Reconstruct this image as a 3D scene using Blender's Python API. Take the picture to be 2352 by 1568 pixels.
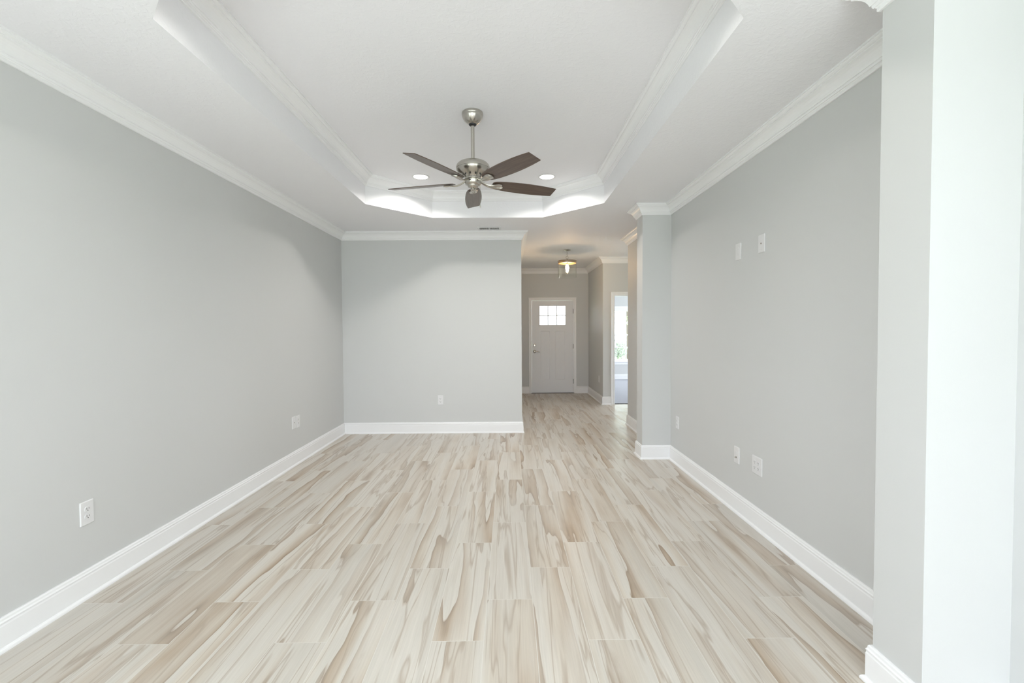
import bpy, math, random
from mathutils import Vector, Matrix

# ------------------------------------------------------------------ clear
for o in list(bpy.data.objects):
    bpy.data.objects.remove(o, do_unlink=True)
scn = bpy.context.scene
COL = scn.collection

# ------------------------------------------------------------------ camera
CAM_H = 1.41
F_PX, YAW, PIT, ROL = 1043.4042, .0065, .0268, -.0058
cy, sy, cp, sp, cr, sr = (math.cos(YAW), math.sin(YAW), math.cos(PIT), math.sin(PIT), math.cos(ROL), math.sin(ROL))
r_ = Vector((cy, -sy, 0)); fw = Vector((sy, cy, 0)); up = Vector((0, 0, 1))
Fd = cp*fw - sp*up; Ud = sp*fw + cp*up
R2 = cr*r_ + sr*Ud; U2 = cr*Ud - sr*r_
cd = bpy.data.cameras.new('camera'); cam = bpy.data.objects.new('camera', cd); COL.objects.link(cam)
cam.matrix_world = Matrix(((R2.x, U2.x, -Fd.x, 0), (R2.y, U2.y, -Fd.y, 0), (R2.z, U2.z, -Fd.z, CAM_H), (0, 0, 0, 1)))
cd.sensor_width = 36; cd.lens = 36*F_PX/2352; cd.clip_start = .05; cd.clip_end = 300
scn.camera = cam

# ------------------------------------------------------------------ world, exposure
w = bpy.data.worlds.new('sky'); scn.world = w; w.use_nodes = True
bg = w.node_tree.nodes['Background']
bg.inputs[0].default_value = (.86, .93, 1, 1); bg.inputs[1].default_value = 5.0
scn.view_settings.view_transform = 'Standard'; scn.view_settings.look = 'None'
scn.view_settings.exposure = 0.28; scn.view_settings.gamma = 1; scn.view_settings.use_curve_mapping = False

# ------------------------------------------------------------------ lights
def area(name, loc, direction, sx, sz, power, color, spread=180, shape='RECTANGLE'):
    l = bpy.data.lights.new(name, 'AREA'); l.shape = shape; l.size = sx; l.size_y = sz
    l.energy = power; l.color = color; l.spread = math.radians(spread)
    o = bpy.data.objects.new(name, l); COL.objects.link(o); o.location = loc
    o.rotation_euler = Vector(direction).to_track_quat('-Z', 'Y').to_euler()
    return o
DAY = (.92, .94, 1.0)
area('added_rear_light', (-.2, -4.06, 1.1), (0, 1, 0), 3.2, 2.0, 2, DAY)          # added lamp behind the camera for sky light through unseen_window_2
area('added_ceiling_uplight', (-.2, -4.10, .55), (0, 1, 1.6), 3.2, .9, 134, DAY)          # added lamp tilted up to brighten the ceiling, no patio outside unseen_window_2
area('added_left_light', (-2.34, -.3, 1.45), (1, .15, 1.3), 2.0, 1.2, 21, DAY)        # added lamp for the ceiling and right side, set in added_window_3
area('added_bedroom_light', (5.28, 10.6, 1.4), (-1, 0, 0), 1.6, 1.4, 78, DAY)      # added lamp that brightens the bedroom out of view, set in added_window_4
area('added_right_light', (1.83, -.8, 1.45), (-1, .0, 1.3), 2.0, 1.2, 25, DAY)        # added lamp for the left wall and ceiling, set in added_window_5
area('added_hall_light', (4.28, 7.5, 1.4), (-1, 0, -.1), 1.1, 1.3, 9, DAY)          # added lamp to lift the foyer door and walls, set in added_window_6
WARM = (1.0, .96, .90)
CAN_W = 9.5

# ------------------------------------------------------------------ key dimensions (metres)
XL, XR, YB, XE = -2.2582, 1.7425, 6.1812, .172
CEIL, TRAY = 2.727, 3.025
XS = 1.4336
S1 = (4.876, 5.082); S2 = (1.544, 1.757)
YR = -4.0; YF = 9.963; YH = 8.42; YN = 6.65; XHE = 4.2
XBR = 5.2; YBW = 12.6
OX0, OX1, OY0, OY1, OC = -1.4942, 1.0056, 1.3604, 5.3949, .6005

# ------------------------------------------------------------------ material helpers
def new_mat(name):
    m = bpy.data.materials.new(name); m.use_nodes = True
    nt = m.node_tree; b = nt.nodes['Principled BSDF']
    return m, nt, b
class NG:
    def __init__(s, nt): s.nt = nt
    def n(s, t, **k):
        x = s.nt.nodes.new(t)
        for a, v in k.items(): setattr(x, a, v)
        return x
    def put(s, sock, v):
        if isinstance(v, bpy.types.NodeSocket): s.nt.links.new(v, sock)
        else: sock.default_value = v
    def m(s, op, a, b=0.0, c=0.0, clamp=False):
        x = s.n('ShaderNodeMath', operation=op); x.use_clamp = clamp
        s.put(x.inputs[0], a); s.put(x.inputs[1], b); s.put(x.inputs[2], c)
        return x.outputs[0]
    def xyz(s, a, b, c):
        x = s.n('ShaderNodeCombineXYZ'); s.put(x.inputs[0], a); s.put(x.inputs[1], b); s.put(x.inputs[2], c); return x.outputs[0]
    def noise(s, vec, scale, detail=2, rough=.5, dist=0.0):
        x = s.n('ShaderNodeTexNoise'); s.put(x.inputs['Vector'], vec); x.inputs['Scale'].default_value = scale
        x.inputs['Detail'].default_value = detail; x.inputs['Roughness'].default_value = rough; x.inputs['Distortion'].default_value = dist
        return x.outputs['Fac']
    def ramp(s, fac, stops, interp='LINEAR'):
        x = s.n('ShaderNodeValToRGB'); s.put(x.inputs[0], fac); cr_ = x.color_ramp; cr_.interpolation = interp
        while len(cr_.elements) < len(stops): cr_.elements.new(.5)
        for e, (p, c) in zip(cr_.elements, stops):
            e.position = p; e.color = (c[0], c[1], c[2], 1)
        return x.outputs[0]
    def mix(s, fac, a, b, mode='MIX'):
        x = s.n('ShaderNodeMix', data_type='RGBA', blend_type=mode)
        s.put(x.inputs['Factor'], fac); s.put(x.inputs['A'], a); s.put(x.inputs['B'], b)
        return x.outputs['Result']
    def bump(s, h, strength, dist):
        x = s.n('ShaderNodeBump'); s.put(x.inputs['Height'], h); x.inputs['Strength'].default_value = strength; x.inputs['Distance'].default_value = dist
        return x.outputs[0]
def c4(c): return (c[0], c[1], c[2], 1)

def paint(name, col, rough=.6, bscale=220, bstr=.12, bdist=.001, knock=False):
    m, nt, b = new_mat(name); g = NG(nt)
    pos = g.n('ShaderNodeNewGeometry').outputs['Position']
    v = g.noise(pos, 1.3, 2)
    colr = g.mix(v, c4([x*.985 for x in col]), c4([min(1, x*1.015) for x in col]))
    g.put(b.inputs['Base Color'], colr); b.inputs['Roughness'].default_value = rough
    if knock:
        h = g.noise(pos, 34, 3, .55, .6)
        h = g.m('MULTIPLY', g.m('SUBTRACT', h, .47), 7, clamp=True)
        g.put(b.inputs['Normal'], g.bump(h, bstr, bdist))
    elif bstr:
        g.put(b.inputs['Normal'], g.bump(g.noise(pos, bscale, 2), bstr, bdist))
    return m
def simple(name, col, rough=.5, metal=0.0, spec=.5, noise_amt=.03, nscale=30):
    m, nt, b = new_mat(name); g = NG(nt)
    tc = g.n('ShaderNodeTexCoord').outputs['Object']
    v = g.noise(tc, nscale, 2)
    g.put(b.inputs['Base Color'], g.mix(v, c4([x*(1-noise_amt) for x in col]), c4([min(1, x*(1+noise_amt)) for x in col])))
    b.inputs['Roughness'].default_value = rough; b.inputs['Metallic'].default_value = metal
    b.inputs['Specular IOR Level'].default_value = spec
    return m
def emit(name, col, strength):
    m, nt, b = new_mat(name)
    b.inputs['Base Color'].default_value = c4(col); b.inputs['Emission Color'].default_value = c4(col)
    b.inputs['Emission Strength'].default_value = strength
    return m
def glass(name, rough=0.0):
    m, nt, b = new_mat(name); g = NG(nt)
    out = nt.nodes['Material Output']
    tr = g.n('ShaderNodeBsdfTransparent'); gl = g.n('ShaderNodeBsdfGlossy'); gl.inputs['Roughness'].default_value = .02
    lw = g.n('ShaderNodeLayerWeight'); lw.inputs[0].default_value = .5
    fr_ = g.m('ADD', g.m('MULTIPLY', g.m('POWER', lw.outputs['Facing'], 4), .6), .05)
    mx = g.n('ShaderNodeMixShader'); nt.links.new(fr_, mx.inputs[0]); nt.links.new(tr.outputs[0], mx.inputs[1]); nt.links.new(gl.outputs[0], mx.inputs[2])
    tr.inputs[0].default_value = (.97, .98, .97, 1)
    nt.links.new(mx.outputs[0], out.inputs[0])
    return m

def floor_tile():
    m, nt, b = new_mat('wood_look_tile'); g = NG(nt)
    P = .2368; L = 4*P; J = L/3; x0 = -.1221; y0 = 2.9692
    pos = g.n('ShaderNodeNewGeometry').outputs['Position']
    s = g.n('ShaderNodeSeparateXYZ'); nt.links.new(pos, s.inputs[0]); px, py = s.outputs[0], s.outputs[1]
    X = g.m('DIVIDE', g.m('SUBTRACT', px, x0), P)
    colu = g.m('FLOOR', X); fx = g.m('FRACT', X)
    yj = g.m('ADD', g.m('MULTIPLY', g.m('ADD', colu, 1), J), y0)
    Y = g.m('DIVIDE', g.m('SUBTRACT', py, yj), L)
    row = g.m('FLOOR', Y); fy = g.m('FRACT', Y)
    wn = g.n('ShaderNodeTexWhiteNoise', noise_dimensions='3D'); g.put(wn.inputs['Vector'], g.xyz(colu, row, 3.7))
    rs = g.n('ShaderNodeSeparateColor'); nt.links.new(wn.outputs['Color'], rs.inputs[0]); ra, rb, rc = rs.outputs[0], rs.outputs[1], rs.outputs[2]
    # random mirror of the print along the plank
    sgn = g.m('SUBTRACT', g.m('MULTIPLY', g.m('GREATER_THAN', rc, .5), 2), 1)
    gx = g.m('ADD', px, g.m('MULTIPLY', ra, 31)); gy = g.m('ADD', g.m('MULTIPLY', g.m('MULTIPLY', py, sgn), .07), g.m('MULTIPLY', rb, 23))
    v = g.xyz(gx, gy, g.m('MULTIPLY', rc, 17))
    big = g.noise(v, 5.5, 2.5, .45, .25)
    sg2 = g.m('SUBTRACT', g.m('MULTIPLY', g.m('GREATER_THAN', ra, .5), 2), 1)
    wig = g.noise(g.xyz(gx, g.m('MULTIPLY', gy, 3.5), 6), 9, 2, .5)
    band = g.m('FRACT', g.m('ADD', g.m('ADD', g.m('MULTIPLY', big, 3.4), g.m('MULTIPLY', wig, .55)), g.m('ADD', g.m('MULTIPLY', g.m('MULTIPLY', gx, sg2), 4.6), ra)))
    pale = (.66, .625, .57); cream = (.615, .555, .475); tan = (.475, .38, .285); dark = (.28, .205, .145); grey = (.54, .52, .475)
    bc = g.ramp(band, [(0, dark), (.05, (.38, .29, .21)), (.11, tan), (.26, (.53, .455, .375)), (.50, cream), (.78, pale), (.98, pale), (1, (.45, .36, .28))])
    # second vein layer, thin hairlines
    v2 = g.xyz(g.m('ADD', gx, 5.3), g.m('MULTIPLY', gy, .8), 2.2)
    n2 = g.noise(v2, 9.0, 3, .55, .5)
    h2 = g.m('SUBTRACT', 1, g.m('MULTIPLY', g.m('ABSOLUTE', g.m('SUBTRACT', n2, .5)), 42), clamp=True)
    # where the veins are strong
    amt = g.noise(g.xyz(g.m('ADD', gx, 9.1), g.m('MULTIPLY', gy, 1.4), 7), 4.5, 2, .5)
    amt = g.m('MULTIPLY', g.m('SUBTRACT', amt, .34), 5.0, clamp=True)
    amt = g.m('MULTIPLY', amt, g.m('ADD', g.m('MULTIPLY', rb, .45), .62), clamp=True)
    c = g.mix(amt, c4(pale), bc)
    c = g.mix(g.m('MULTIPLY', h2, .6), c, c4((.38, .30, .225)))
    # grey wash
    gw = g.noise(g.xyz(g.m('ADD', gx, 3), g.m('MULTIPLY', gy, 1.0), 11), 7, 2)
    gw = g.m('MULTIPLY', g.m('SUBTRACT', gw, .5), 3.5, clamp=True)
    c = g.mix(g.m('MULTIPLY', gw, .55), c, c4(grey))
    # fine grain: parallel growth lines, strongest inside the brown veins
    gl = g.noise(g.xyz(gx, g.m('MULTIPLY', gy, .5), 8), 55, 2.5, .6, .3)
    glm = g.m('MULTIPLY', g.m('SUBTRACT', gl, .48), 4.5, clamp=True)
    vin = g.m('SUBTRACT', 1, g.m('MULTIPLY', band, 1.9), clamp=True)
    c = g.mix(g.m('MULTIPLY', g.m('MULTIPLY', glm, .55), g.m('ADD', g.m('MULTIPLY', g.m('MULTIPLY', vin, amt), .8), .2)), c, c4((.40, .32, .245)))
    fg = g.noise(g.xyz(g.m('MULTIPLY', gx, 1.0), g.m('MULTIPLY', gy, .35), 4), 150, 3, .6, .4)
    fgc = g.m('ADD', g.m('MULTIPLY', g.m('SUBTRACT', fg, .5), .26), 1)
    c = g.mix(1.0, c, g.xyz(fgc, fgc, fgc), 'MULTIPLY')
    # knots
    vo = g.n('ShaderNodeTexVoronoi'); g.put(vo.inputs['Vector'], g.xyz(g.m('MULTIPLY', gx, 2.6), g.m('MULTIPLY', gy, 6), ra)); vo.inputs['Scale'].default_value = 1.0
    nz = g.noise(g.xyz(gx, g.m('MULTIPLY', gy, 3), 1), 40, 3)
    kd = g.m('ADD', vo.outputs['Distance'], g.m('MULTIPLY', g.m('SUBTRACT', nz, .5), .14))
    kn = g.m('SUBTRACT', 1, g.m('MULTIPLY', kd, 7), clamp=True)
    c = g.mix(g.m('MULTIPLY', kn, .75), c, c4((.36, .28, .21)))
    # per plank tone
    tone = g.m('ADD', g.m('MULTIPLY', g.m('SUBTRACT', rb, .5), .08), 1)
    c = g.mix(1.0, c, g.xyz(tone, tone, tone), 'MULTIPLY')
    # grout
    ex = g.m('MULTIPLY', g.m('MINIMUM', fx, g.m('SUBTRACT', 1, fx)), P)
    ey = g.m('MULTIPLY', g.m('MINIMUM', fy, g.m('SUBTRACT', 1, fy)), L)
    e = g.m('MINIMUM', ex, ey)
    gm = g.m('LESS_THAN', e, .0016)
    c = g.mix(g.m('MULTIPLY', gm, .8), c, c4((.72, .695, .65)))
    g.put(b.inputs['Base Color'], c)
    rgh = g.m('ADD', g.m('MULTIPLY', fg, .12), .27)
    rgh = g.m('ADD', rgh, g.m('MULTIPLY', gm, .3))
    g.put(b.inputs['Roughness'], rgh)
    b.inputs['Specular IOR Level'].default_value = .45
    hh = g.m('SUBTRACT', g.m('MULTIPLY', fg, .15), g.m('MULTIPLY', g.m('SUBTRACT', 1, g.m('MULTIPLY', e, 300), clamp=True), 1.0))
    g.put(b.inputs['Normal'], g.bump(hh, .35, .0008))
    return m

WALLC = (.662, .670, .668)
M_wall = paint('greige_wall_paint', WALLC, .55)
M_ceil = paint('textured_ceiling_paint', (.92, .922, .95), .7, bstr=.18, bdist=.003, knock=True)
M_trim = paint('white_trim_paint', (.93, .935, .95), .32, bstr=0)
M_floor = floor_tile()
M_white = simple('white_plastic', (.80, .80, .81), .35)
M_slot = simple('dark_slot', (.10, .10, .10), .6)
M_nickel = simple('brushed_nickel', (.54, .515, .47), .27, 1.0)
M_nickel.node_tree.nodes['Principled BSDF'].inputs['Anisotropic'].default_value = .75
_nt = M_nickel.node_tree; _tg = _nt.nodes.new('ShaderNodeTangent'); _tg.direction_type = 'RADIAL'; _tg.axis = 'Z'; _nt.nodes['Principled BSDF'].inputs['Anisotropic Rotation'].default_value = .25
_nt.links.new(_tg.outputs[0], _nt.nodes['Principled BSDF'].inputs['Tangent'])
M_black = simple('black_plastic', (.02, .02, .022), .45)
M_glass = glass('clear_glass')
M_door = paint('white_door_paint', (.86, .87, .90), .4, bstr=0)
M_lens = emit('lit_diffuser', (1, .97, .92), 4.0)
M_bulb = emit('warm_bulb', (1, .63, .33), 260.0)
M_bronze = simple('bronzed_nickel', (.42, .33, .24), .3, 1.0)
M_hinge = simple('dark_hinge_metal', (.10, .095, .09), .4, .8)
M_drumin = simple('pale_drum_lining', (.85, .78, .62), .5)
def carpet():
    m, nt, b = new_mat('grey_carpet'); g = NG(nt)
    pos = g.n('ShaderNodeNewGeometry').outputs['Position']
    n = g.noise(pos, 120, 3, .7)
    g.put(b.inputs['Base Color'], g.mix(n, c4((.36, .37, .41)), c4((.56, .57, .61)))); b.inputs['Roughness'].default_value = .95
    g.put(b.inputs['Normal'], g.bump(n, .6, .004)); return m
M_carpet = carpet()
def walnut():
    m, nt, b = new_mat('dark_walnut'); g = NG(nt)
    tc = g.n('ShaderNodeTexCoord').outputs['Object']
    mp = g.n('ShaderNodeMapping'); nt.links.new(tc, mp.inputs[0]); mp.inputs['Scale'].default_value = (1.5, 26, 26)
    n = g.noise(mp.outputs[0], 3, 4, .6, .5)
    g.put(b.inputs['Base Color'], g.ramp(n, [(.25, (.065, .042, .032)), (.55, (.115, .078, .060)), (.8, (.16, .115, .09))])); b.inputs['Roughness'].default_value = .3
    return m
M_walnut = walnut()
def leafmat(name, a, b_):
    m, nt, b = new_mat(name); g = NG(nt)
    pos = g.n('ShaderNodeNewGeometry').outputs['Position']
    g.put(b.inputs['Base Color'], g.mix(g.noise(pos, 2.5, 3), c4(a), c4(b_))); b.inputs['Roughness'].default_value = .6
    return m
M_leaf = leafmat('tree_leaves', (.28, .42, .20), (.50, .64, .36))
M_leaf2 = leafmat('shrub_leaves', (.20, .23, .19), (.40, .44, .38))
M_bark = leafmat('bark', (.12, .09, .07), (.22, .18, .14))
M_grass = leafmat('lawn_grass', (.14, .24, .08), (.26, .38, .15))
M_conc = leafmat('pale_concrete', (.62, .61, .58), (.74, .73, .70))

# ------------------------------------------------------------------ mesh helpers
class MB:
    def __init__(s): s.v = []; s.f = []
    def add(s, vs, fs):
        o = len(s.v); s.v += [tuple(x) for x in vs]; s.f += [tuple(i+o for i in f) for f in fs]; return s
    def box(s, x0, x1, y0, y1, z0, z1):
        vs = [(x0,y0,z0),(x1,y0,z0),(x1,y1,z0),(x0,y1,z0),(x0,y0,z1),(x1,y0,z1),(x1,y1,z1),(x0,y1,z1)]
        return s.add(vs, [(0,3,2,1),(4,5,6,7),(0,1,5,4),(1,2,6,5),(2,3,7,6),(3,0,4,7)])
    def lathe(s, prof, c=(0,0,0), n=48, closed=False):
        vs = []; fs = []
        for (r, z) in prof:
            for k in range(n):
                a = 2*math.pi*k/n; vs.append((c[0]+r*math.cos(a), c[1]+r*math.sin(a), c[2]+z))
        m = len(prof)
        for i in range(m if closed else m-1):
            j = (i+1) % m
            for k in range(n):
                k2 = (k+1) % n; fs.append((i*n+k, i*n+k2, j*n+k2, j*n+k))
        if not closed:
            for i in (0, m-1):
                if prof[i][0] > 1e-5: fs.append(tuple(i*n+k for k in range(n)))
        return s.add(vs, fs)
    def prism(s, poly, z0, z1, xf=None):
        n = len(poly); vs = [(x, y, z0) for x, y in poly]+[(x, y, z1) for x, y in poly]
        if xf: vs = [tuple(xf @ Vector(v)) for v in vs]
        fs = [tuple(range(n))[::-1], tuple(range(n, 2*n))]+[(i, (i+1) % n, n+(i+1) % n, n+i) for i in range(n)]
        return s.add(vs, fs)
    def tube(s, pts, rad, n=10, close=False):
        pts = [Vector(p) for p in pts]; m = len(pts); vs = []; fs = []
        for i, p in enumerate(pts):
            if close: t = (pts[(i+1) % m]-pts[i-1]).normalized()
            else: t = (pts[min(i+1, m-1)]-pts[max(i-1, 0)]).normalized()
            a = Vector((0, 0, 1)) if abs(t.z) < .9 else Vector((1, 0, 0))
            u = t.cross(a).normalized(); v = t.cross(u)
            r = rad[i] if isinstance(rad, (list, tuple)) else rad
            for k in range(n):
                q = 2*math.pi*k/n; vs.append(p+u*math.cos(q)*r+v*math.sin(q)*r)
        for i in range(m if close else m-1):
            j = (i+1) % m
            for k in range(n): k2 = (k+1) % n; fs.append((i*n+k, i*n+k2, j*n+k2, j*n+k))
        if not close: fs += [tuple(range(n)), tuple(range((m-1)*n, m*n))]
        return s.add(vs, fs)
    def build(s, name, mat, parent=None, bevel=0, smooth=None, kind=None):
        me = bpy.data.meshes.new(name); me.from_pydata(s.v, [], s.f); me.update()
        import bmesh
        bm = bmesh.new(); bm.from_mesh(me); bmesh.ops.recalc_face_normals(bm, faces=bm.faces); bm.to_mesh(me); bm.free()
        me.materials.append(mat)
        o = bpy.data.objects.new(name, me); COL.objects.link(o)
        if parent is not None: o.parent = parent
        if bevel:
            md = o.modifiers.new('bevel', 'BEVEL'); md.width = bevel; md.segments = 2; md.limit_method = 'ANGLE'; md.angle_limit = math.radians(40)
        if smooth is not None:
            for p in me.polygons: p.use_smooth = True
            me.set_sharp_from_angle(angle=math.radians(smooth))
        if kind: o['kind'] = kind
        return o
def thing(name, label, cat, loc=(0, 0, 0), rz=0, group=None, kind=None):
    o = bpy.data.objects.new(name, None); COL.objects.link(o); o.location = loc; o.rotation_euler = (0, 0, rz)
    o.empty_display_size = .05
    if kind: o['kind'] = kind
    if label: o['label'] = label
    if cat: o['category'] = cat
    if group: o['group'] = group
    return o
S = 'structure'

# ------------------------------------------------------------------ floor and ground
MB().box(XL-.12, XHE+.12, YR-.12, YF+.12, -.08, 0).build('floor', M_floor, kind=S)
MB().box(1.8625, XBR, 8.47, YBW, 0, .010).build('floor_bedroom', M_carpet, kind=S)
MB().box(-40, 40, -40, 60, -.35, -.15).build('ground', M_grass, kind=S)
MB().box(-6, 30, 15.2, 21, -.15, -.13).build('ground_driveway', M_conc, kind=S)

# ------------------------------------------------------------------ walls
def wall(name, boxes, mat=M_wall):
    mb = MB()
    for b in boxes: mb.box(*b)
    return mb.build(name, mat, kind=S)
ZT = CEIL+.03
T = .12
wall('wall_left', [(XL-T, XL, YR-T, -1.4, 0, ZT), (XL-T, XL, .8, YB+T, 0, ZT), (XL-T, XL, -1.4, .8, 0, .8), (XL-T, XL, -1.4, .8, 2.15, ZT)])
wall('wall_back', [(XL, XE, YB, YB+T, 0, ZT)])
wall('wall_foyer_left', [(XE-T, XE, YB+T, YF+T, 0, ZT)])
DX0, DX1, DZ = .503, 1.409, 2.031
wall('wall_front', [(XE, DX0-.02, YF, YF+T, 0, ZT), (DX1+.02, XR+T, YF, YF+T, 0, ZT), (DX0-.02, DX1+.02, YF, YF+T, DZ+.02, ZT)])
wall('wall_foyer_right', [(XR, XR+T, YH+T, YF, 0, ZT), (XR, XR+T, YF+T, YBW+T, 0, ZT)])
BX0, BX1, BZ = 1.950, 2.78, 2.03
wall('wall_bedroom_entry', [(XR, BX0, YH, YH+T, 0, ZT), (BX1, XBR, YH, YH+T, 0, ZT), (BX0, BX1, YH, YH+T, BZ, ZT)])
WX0, WX1, WZ0, WZ1 = 2.64, 3.62, .50, 1.97
wall('wall_bedroom_far', [(XR+T, WX0, YBW, YBW+T, 0, ZT), (WX1, XBR+T, YBW, YBW+T, 0, ZT), (WX0, WX1, YBW, YBW+T, 0, WZ0), (WX0, WX1, YBW, YBW+T, WZ1, ZT)])
wall('wall_bedroom_right', [(XBR, XBR+T, YH, 9.8, 0, ZT), (XBR, XBR+T, 11.4, YBW, 0, ZT), (XBR, XBR+T, 9.8, 11.4, 0, .7), (XBR, XBR+T, 9.8, 11.4, 2.1, ZT)])
wall('wall_right', [(XR, XR+T, YR-T, -1.9, 0, ZT), (XR, XR+T, .3, YN, 0, ZT), (XR, XR+T, -1.9, .3, 0, .8), (XR, XR+T, -1.9, .3, 2.15, ZT)])
wall('wall_hall_near', [(XR+T, XHE, YN-T, YN, 0, ZT)])
wall('wall_hall_end', [(XHE, XHE+T, YN-T, 6.9, 0, ZT), (XHE, XHE+T, 8.1, YH, 0, ZT), (XHE, XHE+T, 6.9, 8.1, 0, .7), (XHE, XHE+T, 6.9, 8.1, 2.1, ZT)])
wall('wall_pilaster_far', [(XS, XR, S1[0], S1[1], 0, ZT)])
wall('wall_pilaster_near', [(XS, XR, S2[0], S2[1], 0, ZT)])
wall('wall_rear', [(XL, -1.8, YR-T, YR, 0, ZT), (1.4, XR, YR-T, YR, 0, ZT), (-1.8, 1.4, YR-T, YR, 2.1, ZT)])

# ------------------------------------------------------------------ ceiling with octagonal tray
def octagon():
    a, b, c, d, k = OX0, OX1, OY0, OY1, OC
    return [(b-k, c), (b, c+k), (b, d-k), (b-k, d), (a+k, d), (a, d-k), (a, c+k), (a+k, c)]
octo = octagon()
def ceiling():
    import bmesh
    bm = bmesh.new()
    outer = [(XL-T, YR-T), (XBR+T, YR-T), (XBR+T, YBW+T), (XL-T, YBW+T)]
    ov = [bm.verts.new((x, y, CEIL)) for x, y in outer]; iv = [bm.verts.new((x, y, CEIL)) for x, y in octo]
    es = [bm.edges.new((ov[i], ov[(i+1) % 4])) for i in range(4)]+[bm.edges.new((iv[i], iv[(i+1) % 8])) for i in range(8)]
    bmesh.ops.triangle_fill(bm, edges=es, use_beauty=True)
    tv = [bm.verts.new((x, y, TRAY)) for x, y in octo]
    for i in range(8): j = (i+1) % 8; bm.faces.new((iv[i], iv[j], tv[j], tv[i]))
    bm.faces.new(tv)
    # roof skin above, so that the ceiling has thickness
    rv = [bm.verts.new((x, y, TRAY+.1)) for x, y in outer]; bm.faces.new(rv)
    for i in range(4): j = (i+1) % 4; bm.faces.new((ov[i], ov[j], rv[j], rv[i]))
    bmesh.ops.recalc_face_normals(bm, faces=bm.faces)
    me = bpy.data.meshes.new('ceiling'); bm.to_mesh(me); bm.free(); me.materials.append(M_ceil)
    o = bpy.data.objects.new('ceiling', me); COL.objects.link(o); o['kind'] = S
ceiling()

# ------------------------------------------------------------------ mouldings swept round the room
CROWN = [(0, -.108), (.010, -.108), (.013, -.105), (.013, -.094), (.017, -.090), (.021, -.090), (.024, -.084), (.024, -.078),
         (.029, -.077), (.033, -.064), (.039, -.052), (.048, -.041), (.059, -.032), (.070, -.027), (.070, -.022), (.076, -.020),
         (.082, -.016), (.085, -.010), (.090, -.010), (.090, 0), (0, 0)]
BASE = [(0, 0), (.030, 0), (.0295, .006), (.027, .012), (.022, .017), (.0165, .019), (.0165, .112), (.0145, .117), (.0145, .122), (.0165, .125),
        (.0165, .129), (.0125, .134), (.0115, .143), (.008, .148), (0, .148)]
def sweep(pts, segs, z, prof, closed=True):
    """pts: plan polyline with the room on its left; segs: indices to build"""
    n = len(pts); P = [Vector(p) for p in pts]
    D = [(P[(i+1) % n]-P[i]).normalized() for i in range(n)]
    N = [Vector((-d.y, d.x)) for d in D]
    mb = MB()
    def ring(i):
        i %= n
        a, b = N[i-1], N[i]
        if not closed and i == 0: mv = b
        elif not closed and i == n-1: mv = a
        else: mv = (a+b)/(1+a.dot(b))
        return [(P[i].x+mv.x*p, P[i].y+mv.y*p, z+q) for p, q in prof]
    k = len(prof)
    for s in segs:
        A, B = ring(s), ring(s+1)
        mb.add(A+B, [(i, (i+1) % k, k+(i+1) % k, k+i) for i in range(k)]+[tuple(range(k)), tuple(range(k, 2*k))])
    return mb
loop = [(XR, YR), (XR, S2[0]), (XS, S2[0]), (XS, S2[1]), (XR, S2[1]), (XR, S1[0]), (XS, S1[0]), (XS, S1[1]), (XR, S1[1]), (XR, YN),
        (XHE, YN), (XHE, YH), (XR, YH), (XR, YF), (XE, YF), (XE, YB), (XL, YB), (XL, YR)]
for k, segs in enumerate([[0], [1, 2, 3], [4], [5, 6, 7], [8], [9, 10], [11], [12], [13], [14], [15], [16], [17]]):
    sweep(loop, segs, CEIL, CROWN).build('trim_%d' % (k+1), M_trim, kind=S)
sweep(octo, range(8), TRAY, CROWN).build('trim_14', M_trim, kind=S)
CAS = .068
bl = [(XR, YR), (XR, S2[0]), (XS, S2[0]), (XS, S2[1]), (XR, S2[1]), (XR, S1[0]), (XS, S1[0]), (XS, S1[1]), (XR, S1[1]), (XR, YN),
      (XHE, YN), (XHE, YH), (BX1+CAS, YH), (BX0-CAS+.008, YH), (XR, YH), (XR, YF), (DX1+CAS, YF), (DX0-CAS, YF), (XE, YF), (XE, YB), (XL, YB), (XL, YR), (-1.8, YR), (1.4, YR)]
for nm, segs in [('baseboard_right_rear', [0]), ('baseboard_pilaster_near', [1, 2, 3]), ('baseboard_right', [4]), ('baseboard_pilaster_far', [5, 6, 7]),
                 ('baseboard_right_hall', [8]), ('baseboard_hall_near', [9, 10]), ('baseboard_bedroom_entry', [11, 13]), ('baseboard_foyer_right', [14]),
                 ('baseboard_front', [15, 17]), ('baseboard_foyer_left', [18]), ('baseboard_back', [19]), ('baseboard_left', [20]), ('baseboard_rear', [21, 23])]:
    sweep(bl, segs, 0, BASE).build(nm, M_trim, kind=S)
bedr = [(XR+T, YBW), (XR+T, YH+T), (BX0-.07, YH+T), (BX1+.07, YH+T), (XBR, YH+T), (XBR, YBW)]
sweep(bedr, [0, 1, 3, 4, 5], 0, BASE).build('baseboard_bedroom', M_trim, kind=S)
# ------------------------------------------------------------------ casing helper (front face looks to -y)
def casing_mb(x0, x1, z1, y, wdt=.068, z0=0.0, both=True):
    mb = MB()
    prof = [(0, 0), (0, -.010), (.010, -.012), (.020, -.012), (.024, -.009), (.046, -.013), (.052, -.018), (wdt, -.018), (wdt, 0)]
    k = len(prof)
    def ring(px, pz, mx, mz): return [(px+mx*a, y+b, pz+mz*a) for a, b in prof]
    rings = [ring(x0, z0, -1, 0), ring(x0, z1, -1, 1), ring(x1, z1, 1, 1), ring(x1, z0, 1, 0)]
    for A, B in zip(rings, rings[1:]):
        mb.add(A+B, [(i, (i+1) % k, k+(i+1) % k, k+i) for i in range(k)]+[tuple(range(k)), tuple(range(k, 2*k))])
    return mb

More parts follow.
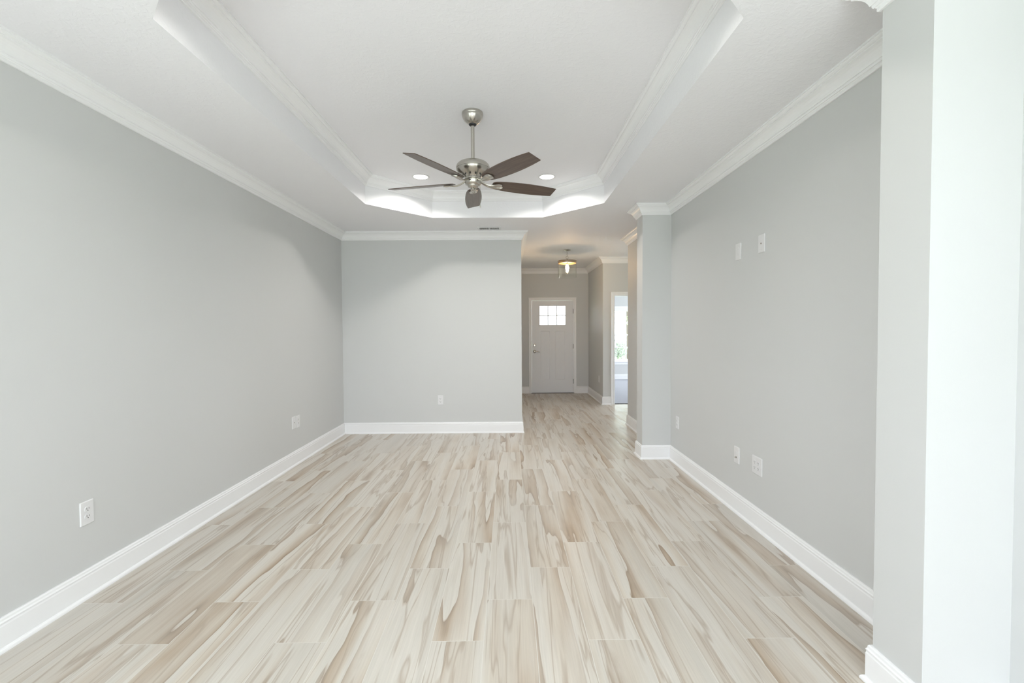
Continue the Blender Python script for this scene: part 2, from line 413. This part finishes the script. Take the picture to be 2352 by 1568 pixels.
# ------------------------------------------------------------------ front door
d1 = thing('door_1', None, None, kind=S)
casing_mb(DX0-.006, DX1+.006, DZ+.006, YF, .062).build('door_casing', M_trim, d1)
MB().box(DX0-.02, DX0-.003, YF, YF+T, 0, DZ+.02).box(DX1+.003, DX1+.02, YF, YF+T, 0, DZ+.02).box(DX0-.003, DX1+.003, YF, YF+T, DZ+.004, DZ+.02).build('door_jamb', M_trim, d1)
LX0, LX1, LZ0, LZ1 = .670, 1.242, 1.499, 1.922
xs_ = [DX0, .670, .693, .894, 1.017, 1.228, 1.242, DX1]; zs_ = [.012, .30, 1.368, LZ0, LZ1, DZ]
slab = MB(); yf = YF+.008; yb = YF+.050
for i in range(7):
    for j in range(5):
        lite = (LX0-1e-4 <= xs_[i] and xs_[i+1] <= LX1+1e-4 and j == 3)
        if lite: continue
        panel = (j == 1 and i in (2, 4))
        slab.box(xs_[i], xs_[i+1], yf+(.005 if panel else 0), yb, zs_[j], zs_[j+1])
for (a, b) in ((.693, .894), (1.017, 1.228)):      # sloped sticking round the two tall panels
    z0, z1, e, y1 = .30, 1.368, .012, yf+.005
    o_ = [(a, yf, z0), (b, yf, z0), (b, yf, z1), (a, yf, z1)]; i_ = [(a+e, y1, z0+e), (b-e, y1, z0+e), (b-e, y1, z1-e), (a+e, y1, z1-e)]
    slab.add(o_+i_, [(q, (q+1) % 4, 4+(q+1) % 4, 4+q) for q in range(4)])
slab.build('door_slab', M_door, d1)
lf = MB()
for (a, b, c, d) in ((LX0-.022, LX0+.006, LZ0-.022, LZ1+.022), (LX1-.006, LX1+.022, LZ0-.022, LZ1+.022), (LX0, LX1, LZ0-.022, LZ0+.006), (LX0, LX1, LZ1-.006, LZ1+.022)):
    lf.box(a, b, yf-.006, yf+.012, c, d)
lf.build('window_frame', M_door, d1, bevel=.002)
mu = MB()
for k in (1, 2):
    x = LX0+(LX1-LX0)*k/3; mu.box(x-.009, x+.009, yf, yf+.03, LZ0, LZ1)
z = (LZ0+LZ1)/2; mu.box(LX0, LX1, yf+.001, yf+.029, z-.009, z+.009)
mu.build('muntin', M_door, d1)
MB().box(LX0, LX1, yf+.014, yf+.017, LZ0, LZ1).build('window_pane', M_glass, d1)
def ylathe(prof, c, n=32):      # lathe round the y axis, pointing to -y
    m = MB(); m.lathe(prof, n=n); m.v = [(c[0]+x, c[1]-z_, c[2]+y_) for x, y_, z_ in m.v]; return m
ylathe([(.031, 0), (.031, .006), (.027, .012), (.017, .014), (.016, .018), (0, .018)], (.561, yf, 1.054)).build('deadbolt', M_nickel, d1, smooth=30)
ylathe([(.031, 0), (.031, .005), (.026, .010), (.012, .013), (.011, .045), (0, .045)], (.561, yf, .920)).tube(
    [(.561, yf-.042, .920), (.585, yf-.046, .921), (.62, yf-.046, .918), (.655, yf-.040, .911), (.672, yf-.036, .905)], [.010, .010, .008, .007, .005], 12).build('lever_handle', M_nickel, d1, smooth=40)
for zc in (.26, 1.03, 1.80):
    m = MB(); m.tube([(DX1+.004, YF-.001, zc-.05), (DX1+.004, YF-.001, zc+.05)], .007, 12); m.build('hinge', M_hinge, d1, smooth=40)
MB().box(DX0-.02, DX1+.02, YF-.02, YF+T, 0, .010).build('threshold', M_hinge, d1)

# ------------------------------------------------------------------ bedroom door opening
d2 = thing('door_2', None, None, kind=S)
casing_mb(BX0+.006, BX1-.006, BZ-.006, YH, .066).build('door_casing', M_trim, d2)
MB().box(BX0, BX0+.014, YH, YH+T, 0, BZ).box(BX1-.014, BX1, YH, YH+T, 0, BZ).box(BX0+.014, BX1-.014, YH, YH+T, BZ-.014, BZ).build('door_jamb', M_trim, d2)
lv = MB(); hx = BX0-.02
lv.box(hx, hx+.034, YH+T+.002, YH+T+.79, .015, BZ-.02)
lv.build('door_slab', M_door, d2, bevel=.002)
for zc in (.25, 1.02, 1.80):
    MB().tube([(BX0+.017, YH+T-.004, zc-.045), (BX0+.017, YH+T-.004, zc+.045)], .0065, 12).build('hinge', M_hinge, d2, smooth=40)
MB().box(BX0+.014, BX1-.014, 8.462, 8.470, 0, .011).build('threshold', M_hinge, d2)

# ------------------------------------------------------------------ windows
def window_y(name, x0, x1, z0, z1, y, cols, rows, inner=-1, hung=True, casing=True, depth=.12):
    """window in a wall at y (room face); outside is towards y+depth"""
    r = thing(name, None, None, kind=S)
    s = 1 if inner < 0 else -1
    def bx(mb, a, b, c, d, e, f):
        c_, d_ = (y+s*c, y+s*d); mb.box(a, b, min(c_, d_), max(c_, d_), e, f)
    fr = MB()
    for a, b, e, f in ((x0, x0+.03, z0, z1), (x1-.03, x1, z0, z1), (x0+.03, x1-.03, z0, z0+.03), (x0+.03, x1-.03, z1-.03, z1)): bx(fr, a, b, .0, depth, e, f)
    fr.build('window_frame', M_trim, r)
    def sash(e, f, yy):
        m = MB()
        for a, b, g_, h in ((x0+.03, x0+.06, e, f), (x1-.06, x1-.03, e, f), (x0+.06, x1-.06, e, e+.035), (x0+.06, x1-.06, f-.035, f)): bx(m, a, b, yy, yy+.035, g_, h)
        s_ = m.build('sash', M_trim, r)
        q = MB()
        for k in range(1, cols):
            xx = x0+.06+(x1-x0-.12)*k/cols; bx(q, xx-.008, xx+.008, yy+.01, yy+.026, e, f)
        for k in range(1, rows):
            zz = e+.035+(f-e-.07)*k/rows; bx(q, x0+.06, x1-.06, yy+.011, yy+.025, zz-.008, zz+.008)
        if cols > 1 or rows > 1: q.build('muntin', M_trim, s_)
        p = MB(); bx(p, x0+.055, x1-.055, yy+.016, yy+.019, e+.03, f-.03); p.build('window_pane', M_glass, s_)
    if hung:
        zm = (z0+z1)/2
        sash(z0+.03, zm+.018, .035); sash(zm-.018, z1-.03, .075)
    else:
        sash(z0+.03, z1-.03, .05)
    if casing:
        m = casing_mb(x0+.004, x1-.004, z1-.004, 0, .068, z0)
        m.v = [(a, y+s*b, c) for a, b, c in m.v]
        m.build('window_casing', M_trim, r)
        st = MB(); bx(st, x0-.09, x1+.09, -.045, .03, z0-.022, z0+.002); bx(st, x0-.07, x1+.07, -.016, 0, z0-.085, z0-.022)
        st.build('window_sill', M_trim, r, bevel=.003)
    return r
window_y('window_1', WX0, WX1, WZ0, WZ1, YBW, 3, 2)
window_y('unseen_window_2', -1.8, 1.4, 0, 2.1, YR, 3, 1, inner=1, hung=False, casing=False)  # unseen patio door, added for light from behind the camera
def rot_window(name, xw, y0, y1, z0, z1, outward):
    r = window_y(name, -(y1-y0)/2, (y1-y0)/2, z0, z1, 0, 2, 2)
    r.location = (xw, (y0+y1)/2, 0); r.rotation_euler = (0, 0, math.radians(-90 if outward > 0 else 90))
rot_window('added_window_3', XL, -1.4, .8, .8, 2.15, -1)  # unseen, added in the left wall to bring in side light
rot_window('added_window_5', XR, -1.9, .3, .8, 2.15, 1)  # out of view, added in the right wall to light the room
rot_window('added_window_6', XHE, 6.9, 8.1, .7, 2.1, 1)  # out of view, added at the hall end to light the foyer
rot_window('added_window_4', XBR, 9.8, 11.4, .7, 2.1, 1)  # second bedroom window, unseen and added to brighten the bedroom

# ------------------------------------------------------------------ recessed lights
def recessed(x, y, z, label, group=None, power=CAN_W):
    t = thing('recessed_light', label, 'ceiling light', (x, y, z), group=group)
    MB().lathe([(.074, 0), (.092, 0), (.093, -.002), (.090, -.005), (.078, -.006), (.074, -.003)], closed=True).build('trim_ring', M_white, t, smooth=50)
    MB().lathe([(0, -.0035), (.075, -.0035), (.075, -.001), (0, -.001)]).build('diffuser', M_lens, t, smooth=30)
    a = area('downlight', (0, 0, -.008), (0, 0, -1), .14, .14, power, WARM, 142, 'DISK'); a.parent = t
    return t
CX, CY = -.256, 3.378
recessed(-.923, 4.845, TRAY, 'lit round recessed ceiling light in the tray, left of the ceiling fan')
recessed(.411, 4.859, TRAY, 'lit round recessed ceiling light in the tray, right of the ceiling fan')
recessed(-.923, 1.93, TRAY, 'near left recessed ceiling light in the tray, above the picture edge', power=CAN_W*.45)
recessed(.411, 1.93, TRAY, 'near right recessed ceiling light in the tray, above the picture edge', power=CAN_W*.45)

# ------------------------------------------------------------------ ceiling fan
fan = thing('ceiling_fan', 'brushed nickel five-blade ceiling fan with dark walnut blades hanging from the tray ceiling', 'ceiling fan', (-.262, 3.43, TRAY), math.radians(4))
MB().lathe([(0, 0), (.074, 0), (.078, -.004), (.080, -.014), (.079, -.022), (.0775, -.024), (.078, -.026), (.074, -.040), (.064, -.060), (.050, -.076), (.034, -.086), (.026, -.088), (0, -.088)]).build('canopy', M_nickel, fan, smooth=35)
MB().lathe([(0, -.070), (.024, -.076), (.029, -.084), (.027, -.094), (.018, -.100), (0, -.100)]).build('hanger_ball', M_black, fan, smooth=50)
MB().lathe([(.0135, -.098), (.0135, -.352)]).build('downrod', M_nickel, fan, smooth=40)
MB().lathe([(0, -.340), (.015, -.341), (.016, -.350), (.024, -.356), (.026, -.364), (0, -.366)]).build('coupling', M_black, fan, smooth=40)
MB().lathe([(0, -.360), (.060, -.361), (.088, -.367), (.108, -.377), (.121, -.391), (.126, -.404), (.1262, -.416), (.1245, -.418), (.1262, -.420), (.124, -.432), (.110, -.448), (.088, -.460), (.066, -.472), (.058, -.484), (.052, -.486), (0, -.486)], n=64).build('motor_housing', M_nickel, fan, smooth=35)
for k in range(12):
    a = 2*math.pi*(k+.5)/12; xf = Matrix.Rotation(a, 4, 'Z') @ Matrix.Translation((.0772, 0, -.4662)) @ Matrix.Rotation(math.radians(61), 4, 'Y')
    pol = []
    for q in range(14):
        b = 2*math.pi*q/14; pol.append((.0115*math.cos(b), .0062*math.sin(b)))
    MB().prism(pol, -.003, .0012, xf).build('vent_slot', M_black, fan)
MB().lathe([(0, -.480), (.054, -.482), (.062, -.485), (.063, -.496), (.059, -.500), (0, -.500)]).build('flywheel', M_nickel, fan, smooth=35)
MB().lathe([(0, -.499), (.062, -.499), (.0645, -.502), (.0625, -.522), (.057, -.532), (.049, -.537), (.044, -.539), (.043, -.543), (.038, -.551), (.025, -.558), (.012, -.561), (0, -.561)]).build('switch_housing', M_nickel, fan, smooth=35)
MB().box(-.027, -.018, -.0645, -.0545, -.517, -.511).build('reverse_switch', M_black, fan)
fin = MB()
for k in range(3):
    a = 2*math.pi*k/3+.4
    fin.lathe([(0, -.556), (.006, -.558), (.0095, -.566), (.0085, -.575), (0, -.580)], (.013*math.cos(a), .013*math.sin(a), 0), 16)
fin.build('finial', M_nickel, fan, smooth=50)
MB().tube([(.036, -.036, -.553), (.050, -.050, -.556), (.052, -.052, -.575), (.052, -.052, -.70)], .0014, 6).lathe([(0, -.70), (.004, -.702), (.005, -.712), (0, -.720)], (.052, -.052, 0), 12).build('pull_chain', M_nickel, fan, smooth=50)
ZB = -.520      # blade plane
prof = [(.150, .030), (.158, .040), (.172, .048), (.20, .055), (.25, .062), (.31, .067), (.38, .070), (.45, .0705), (.52, .068), (.59, .063), (.64, .0575), (.672, .053)]
outline = [(r, h) for r, h in prof]+[(r, -h) for r, h in reversed(prof)]
for k in range(5):
    a = math.radians(90+72*k)
    xf = Matrix.Rotation(a, 4, 'Z') @ Matrix.Translation((0, 0, ZB)) @ Matrix.Rotation(math.radians(-13.5), 4, 'X')
    b = MB().prism(outline, 0, .0055, Matrix.Identity(4)).build('blade', M_walnut, fan, bevel=.0012)
    b.matrix_parent_inverse = Matrix.Identity(4); b.matrix_local = xf
    # bracket: arm curving out of the hub to a rounded plate screwed under the blade
    br = MB()
    n = 14
    up_, dn_ = [], []
    secs = []
    for i in range(n+1):
        u = i/n; r = .052+u*(.235-.052)
        # width
        if u < .35: wd = .011+.004*(u/.35)
        else:
            q = (u-.35)/.65; wd = .015+.018*math.sin(min(1, q*1.25)*math.pi/2)
            if q > .82: wd *= math.sqrt(max(.02, 1-((q-.82)/.18)**2))
        zz = .030*(1-u)**2-.014*math.sin(min(1, u/.75)*math.pi)*(1 if u < .75 else 0)-.006
        th = .006
        secs.append((r, wd, zz, th))
    vs = []; fs = []
    for r, wd, zz, th in secs:
        vs += [(r, -wd, zz), (r, -wd*.8, zz-th), (r, -wd*.28, zz-th), (r, -wd*.2, zz-th*.45), (r, wd*.2, zz-th*.45), (r, wd*.28, zz-th), (r, wd*.8, zz-th), (r, wd, zz), (r, wd*.9, zz+.003), (r, -wd*.9, zz+.003)]
    m_ = 10
    for i in range(n):
        for q in range(m_): q2 = (q+1) % m_; fs.append((i*m_+q, i*m_+q2, (i+1)*m_+q2, (i+1)*m_+q))
    fs += [tuple(range(m_)), tuple(range(n*m_, (n+1)*m_))]
    br.add(vs, fs)
    bo = br.build('blade_bracket', M_nickel, fan, smooth=35); bo.matrix_local = xf

# ------------------------------------------------------------------ foyer pendant
pen = thing('pendant_light', 'lit drum pendant light with clear glass shade and nickel band in the foyer', 'pendant light', (.977, 7.6, CEIL))
MB().lathe([(0, 0), (.060, 0), (.062, -.004), (.058, -.010), (.030, -.018), (.010, -.022), (0, -.022)]).build('canopy', M_nickel, pen, smooth=40)
def link(c, rx, rz_, ang):
    pts = []
    for q in range(20):
        b = 2*math.pi*q/20; x = rx*math.cos(b); z_ = rz_*math.sin(b)
        pts.append((c[0]+x*math.cos(ang), c[1]+x*math.sin(ang), c[2]+z_))
    return pts
ch = MB()
zz = -.030
for k in range(4):
    ch.tube(link((0, 0, zz), .008, .0135, 1.57*(k % 2)), .0018, 8, True); zz -= .0215
ch.build('chain', M_nickel, pen, smooth=60)
MB().tube(link((0, 0, -.128), .023, .021, .1), .0022, 8, True).build('hanging_ring', M_nickel, pen, smooth=60)
MB().lathe([(0, -.145), (.008, -.146), (.009, -.152), (.009, -.182), (.014, -.186), (0, -.187)]).build('stem', M_nickel, pen, smooth=40)
MB().lathe([(0, -.183), (.158, -.183), (.160, -.186), (.160, -.190), (.154, -.192), (.154, -.226), (.151, -.226), (.151, -.190), (0, -.188)], n=64).build('drum_band', M_bronze, pen, smooth=35)
MB().lathe([(0, -.1885), (.150, -.1885), (.150, -.192), (0, -.192)], n=64).build('drum_lining', M_drumin, pen, smooth=35)
MB().lathe([(.150, -.200), (.1525, -.458), (.1545, -.460), (.1545, -.456), (.1520, -.200)], n=64, closed=True).build('glass_shade', M_glass, pen, smooth=50)
MB().lathe([(0, -.190), (.016, -.190), (.016, -.235), (.012, -.240), (0, -.240)]).build('socket', M_bronze, pen, smooth=40)
MB().lathe([(0, -.238), (.012, -.240), (.018, -.256), (.026, -.278), (.028, -.296), (.024, -.318), (.014, -.338), (.005, -.352), (0, -.354)]).build('bulb', M_bulb, pen, smooth=60)

# ------------------------------------------------------------------ ceiling air vent
v = thing('ceiling_vent', 'white rectangular slotted air vent in the ceiling before the back wall', 'air vent', (-.248, 5.955, CEIL))
fr = MB(); hx_, hy_ = .150, .085
for a, b, c, d in ((-hx_, -hx_+.024, -hy_, hy_), (hx_-.024, hx_, -hy_, hy_), (-hx_+.024, hx_-.024, -hy_, -hy_+.022), (-hx_+.024, hx_-.024, hy_-.022, hy_), (-.010, .004, -hy_+.02, hy_-.02)):
    fr.box(a, b, c, d, -.008, 0)
fr.build('frame', M_white, v, bevel=.002)
MB().box(-hx_+.02, hx_-.02, -hy_+.02, hy_-.02, -.0015, 0).build('duct_opening', M_slot, v)
sl = MB()
for x in [i*.0105 for i in range(-12, 13)]:
    if abs(x+.003) < .009: continue
    t_ = .004
    sl.add([(x-.003, -hy_+.022, -.0015), (x-.0015, -hy_+.022, -.0015), (x+.003, -hy_+.022, -.007), (x+.0015, -hy_+.022, -.007),
            (x-.003, hy_-.022, -.0015), (x-.0015, hy_-.022, -.0015), (x+.003, hy_-.022, -.007), (x+.0015, hy_-.022, -.007)],
           [(0, 1, 2, 3), (4, 7, 6, 5), (0, 4, 5, 1), (1, 5, 6, 2), (2, 6, 7, 3), (3, 7, 4, 0)])
sl.build('louvre', M_white, v)
MB().box(-hx_+.004, -hx_+.016, -.012, .004, -.013, -.008).build('damper_lever', M_white, v)

# ------------------------------------------------------------------ wall plates (front looks to local -y)
def rrect(w_, h_, r, n=5):
    p = []
    for cx, cz, a0 in ((w_/2-r, h_/2-r, 0), (-w_/2+r, h_/2-r, 90), (-w_/2+r, -h_/2+r, 180), (w_/2-r, -h_/2+r, 270)):
        for k in range(n+1):
            a = math.radians(a0+90*k/n); p.append((cx+r*math.cos(a), cz+r*math.sin(a)))
    return p
RX = Matrix.Rotation(math.radians(90), 4, 'X')     # prism z -> -y
def receptacle(parent, x, z_):
    r = MB().prism(rrect(.034, .029, .012), .0055, .0085, Matrix.Translation((x, 0, z_)) @ RX).build('receptacle', M_white, parent)
    m = MB()
    m.box(x-.0075, x-.0050, -.0090, -.0083, z_-.001, z_+.008).box(x+.0050, x+.0075, -.0090, -.0083, z_-.000, z_+.007)
    m.prism([(x+.0028*math.cos(q*.785), z_-.007+.0028*math.sin(q*.785)) for q in range(8)], .0083, .0090, RX)
    m.build('slot', M_slot, r)
def plate(kind, label, loc, rz, cat='outlet', group=None, wd=.078, ht=.126):
    t = thing({'outlet': 'wall_outlet', 'cable jack': 'cable_jack', 'wall plate': 'wall_plate'}[cat], label, cat, loc, rz, group)
    W = wd if kind != 'quad' else .124
    p = MB()
    a = rrect(W, ht, .003, 2); b = rrect(W-.006, ht-.006, .003, 2); n = len(a)
    vs = [(x, 0, z_) for x, z_ in a]+[(x, -.003, z_) for x, z_ in a]+[(x, -.0058, z_) for x, z_ in b]
    fs = [tuple(range(n)), tuple(range(2*n, 3*n))]+[(i, (i+1) % n, n+(i+1) % n, n+i) for i in range(n)]+[(n+i, n+(i+1) % n, 2*n+(i+1) % n, 2*n+i) for i in range(n)]
    p.add(vs, fs).build('plate', M_white, t)
    def screw(x, z_): ylathe([(.0032, .0055), (.0032, .0068), (0, .0072)], (x, 0, z_), 12).build('screw', M_white, t)
    if kind == 'duplex':
        receptacle(t, 0, .0195); receptacle(t, 0, -.0195); screw(0, 0)
    elif kind == 'quad':
        for x in (-.023, .023): receptacle(t, x, .0195); receptacle(t, x, -.0195); screw(x, 0)
    elif kind == 'decora':
        MB().box(-.0165, .0165, -.0078, -.005, -.033, .033).build('insert', M_white, t, bevel=.0015); screw(0, .048); screw(0, -.048)
    elif kind == 'coax':
        ylathe([(.0055, .0055), (.0055, .007), (.0035, .007), (.0035, .0095), (.002, .0095), (0, .008)], (0, 0, 0), 16).build('connector', M_nickel, t, smooth=30); screw(0, .042); screw(0, -.042)
    elif kind == 'coaxlow':
        ylathe([(.0075, .0055), (.0075, .008), (.0048, .008), (.0048, .018), (.003, .018), (0, .013)], (0, 0, -.018), 16).build('connector', M_nickel, t, smooth=30)
        MB().box(-.008, .008, -.008, -.005, .010, .026).build('insert', M_white, t, bevel=.001); screw(0, .048); screw(0, -.048)
    elif kind == 'blank':
        screw(0, .042); screw(0, -.042)
    return t
RL, RR = math.radians(90), math.radians(-90)      # plates on the left wall face +x, on the right wall -x
plate('duplex', 'white duplex outlet low on the left wall, nearest the camera', (XL, 2.411, .447), RL)
plate('coax', 'white blank-looking cable plate low on the left wall, left of the far outlet', (XL, 4.744, .447), RL, 'cable jack')
plate('duplex', 'white duplex outlet on the left wall near the far corner, right of a cable plate', (XL, 4.835, .443), RL)
plate('duplex', 'white duplex outlet low on the back wall', (-.939, YB, .451), 0)
plate('decora', 'white plate high on the right wall, the left one of the upper two', (XR, 3.445, 1.987), RR, 'wall plate')
plate('coax', 'white plate with small centre jack, right one of the upper two on right wall', (XR, 3.128, 1.990), RR, 'cable jack')
plate('coaxlow', 'white narrow plate with a dark cable connector low on the right wall', (XR, 3.446, .438), RR, 'cable jack')
plate('quad', 'white double-width four-socket outlet low on the right wall', (XR, 3.160, .441), RR)
plate('duplex', 'white outlet low on the right wall close to the far pilaster', (XR, 4.673, .434), RR)
plate('duplex', 'white outlet low on the foyer side wall left of the bedroom doorway', (XR, 8.78, .438), RR)

# ------------------------------------------------------------------ garden seen through the bedroom window
random.seed(7)
def leaf_cloud(blobs, n, s, seed):
    rnd = random.Random(seed); mb = MB()
    for _ in range(n):
        c, r = rnd.choice(blobs)
        d = Vector((rnd.gauss(0, 1), rnd.gauss(0, 1), rnd.gauss(0, 1))).normalized()*r*(rnd.random()**.4)
        p = Vector(c)+d
        u = Vector((rnd.gauss(0, 1), rnd.gauss(0, 1), rnd.gauss(0, 1))).normalized(); w_ = u.orthogonal().normalized()
        q = s*rnd.uniform(.6, 1.3)
        mb.add([p-u*q, p+w_*q*.45, p+u*q, p-w_*q*.45], [(0, 1, 2, 3)])
    return mb
def tree(loc, h, label, seed, n=1500):
    t = thing('garden_tree', label, 'tree', loc)
    rnd = random.Random(seed)
    MB().tube([(0, 0, 0), (.04, 0, h*.25), (-.03, .03, h*.5), (.02, 0, h*.8)], [.12, .10, .07, .03], 10).build('trunk', M_bark, t, smooth=60)
    blobs = [((rnd.uniform(-.9, .9)*h*.25, rnd.uniform(-.9, .9)*h*.25, h*rnd.uniform(.45, .95)), h*rnd.uniform(.09, .16)) for _ in range(9)]
    leaf_cloud(blobs, n, .10, seed).build('foliage', M_leaf, t)
tree((6.15, 23.5, -.15), 4.8, 'green leafy tree outside the bedroom window beyond the driveway', 3)
tree((7.6, 27, -.15), 5.5, 'taller leafy tree farther behind outside the bedroom window', 5)
def shrub(loc, r, label, seed, mat):
    t = thing('garden_shrub', label, 'shrub', loc)
    MB().tube([(0, 0, 0), (0, 0, r)], [.03, .015], 8).build('stem', M_bark, t)
    leaf_cloud([((0, 0, r*.9), r*.85), ((r*.4, 0, r*.7), r*.6), ((-r*.4, .1, r*.7), r*.6)], 1500, .06, seed).build('foliage', mat, t)
shrub((5.0, 22.0, -.15), .75, 'grey green shrub outside the bedroom window below the tree', 11, M_leaf2)
shrub((3.45, 14.2, -.15), .38, 'low green shrub close outside the bedroom window', 12, M_leaf)
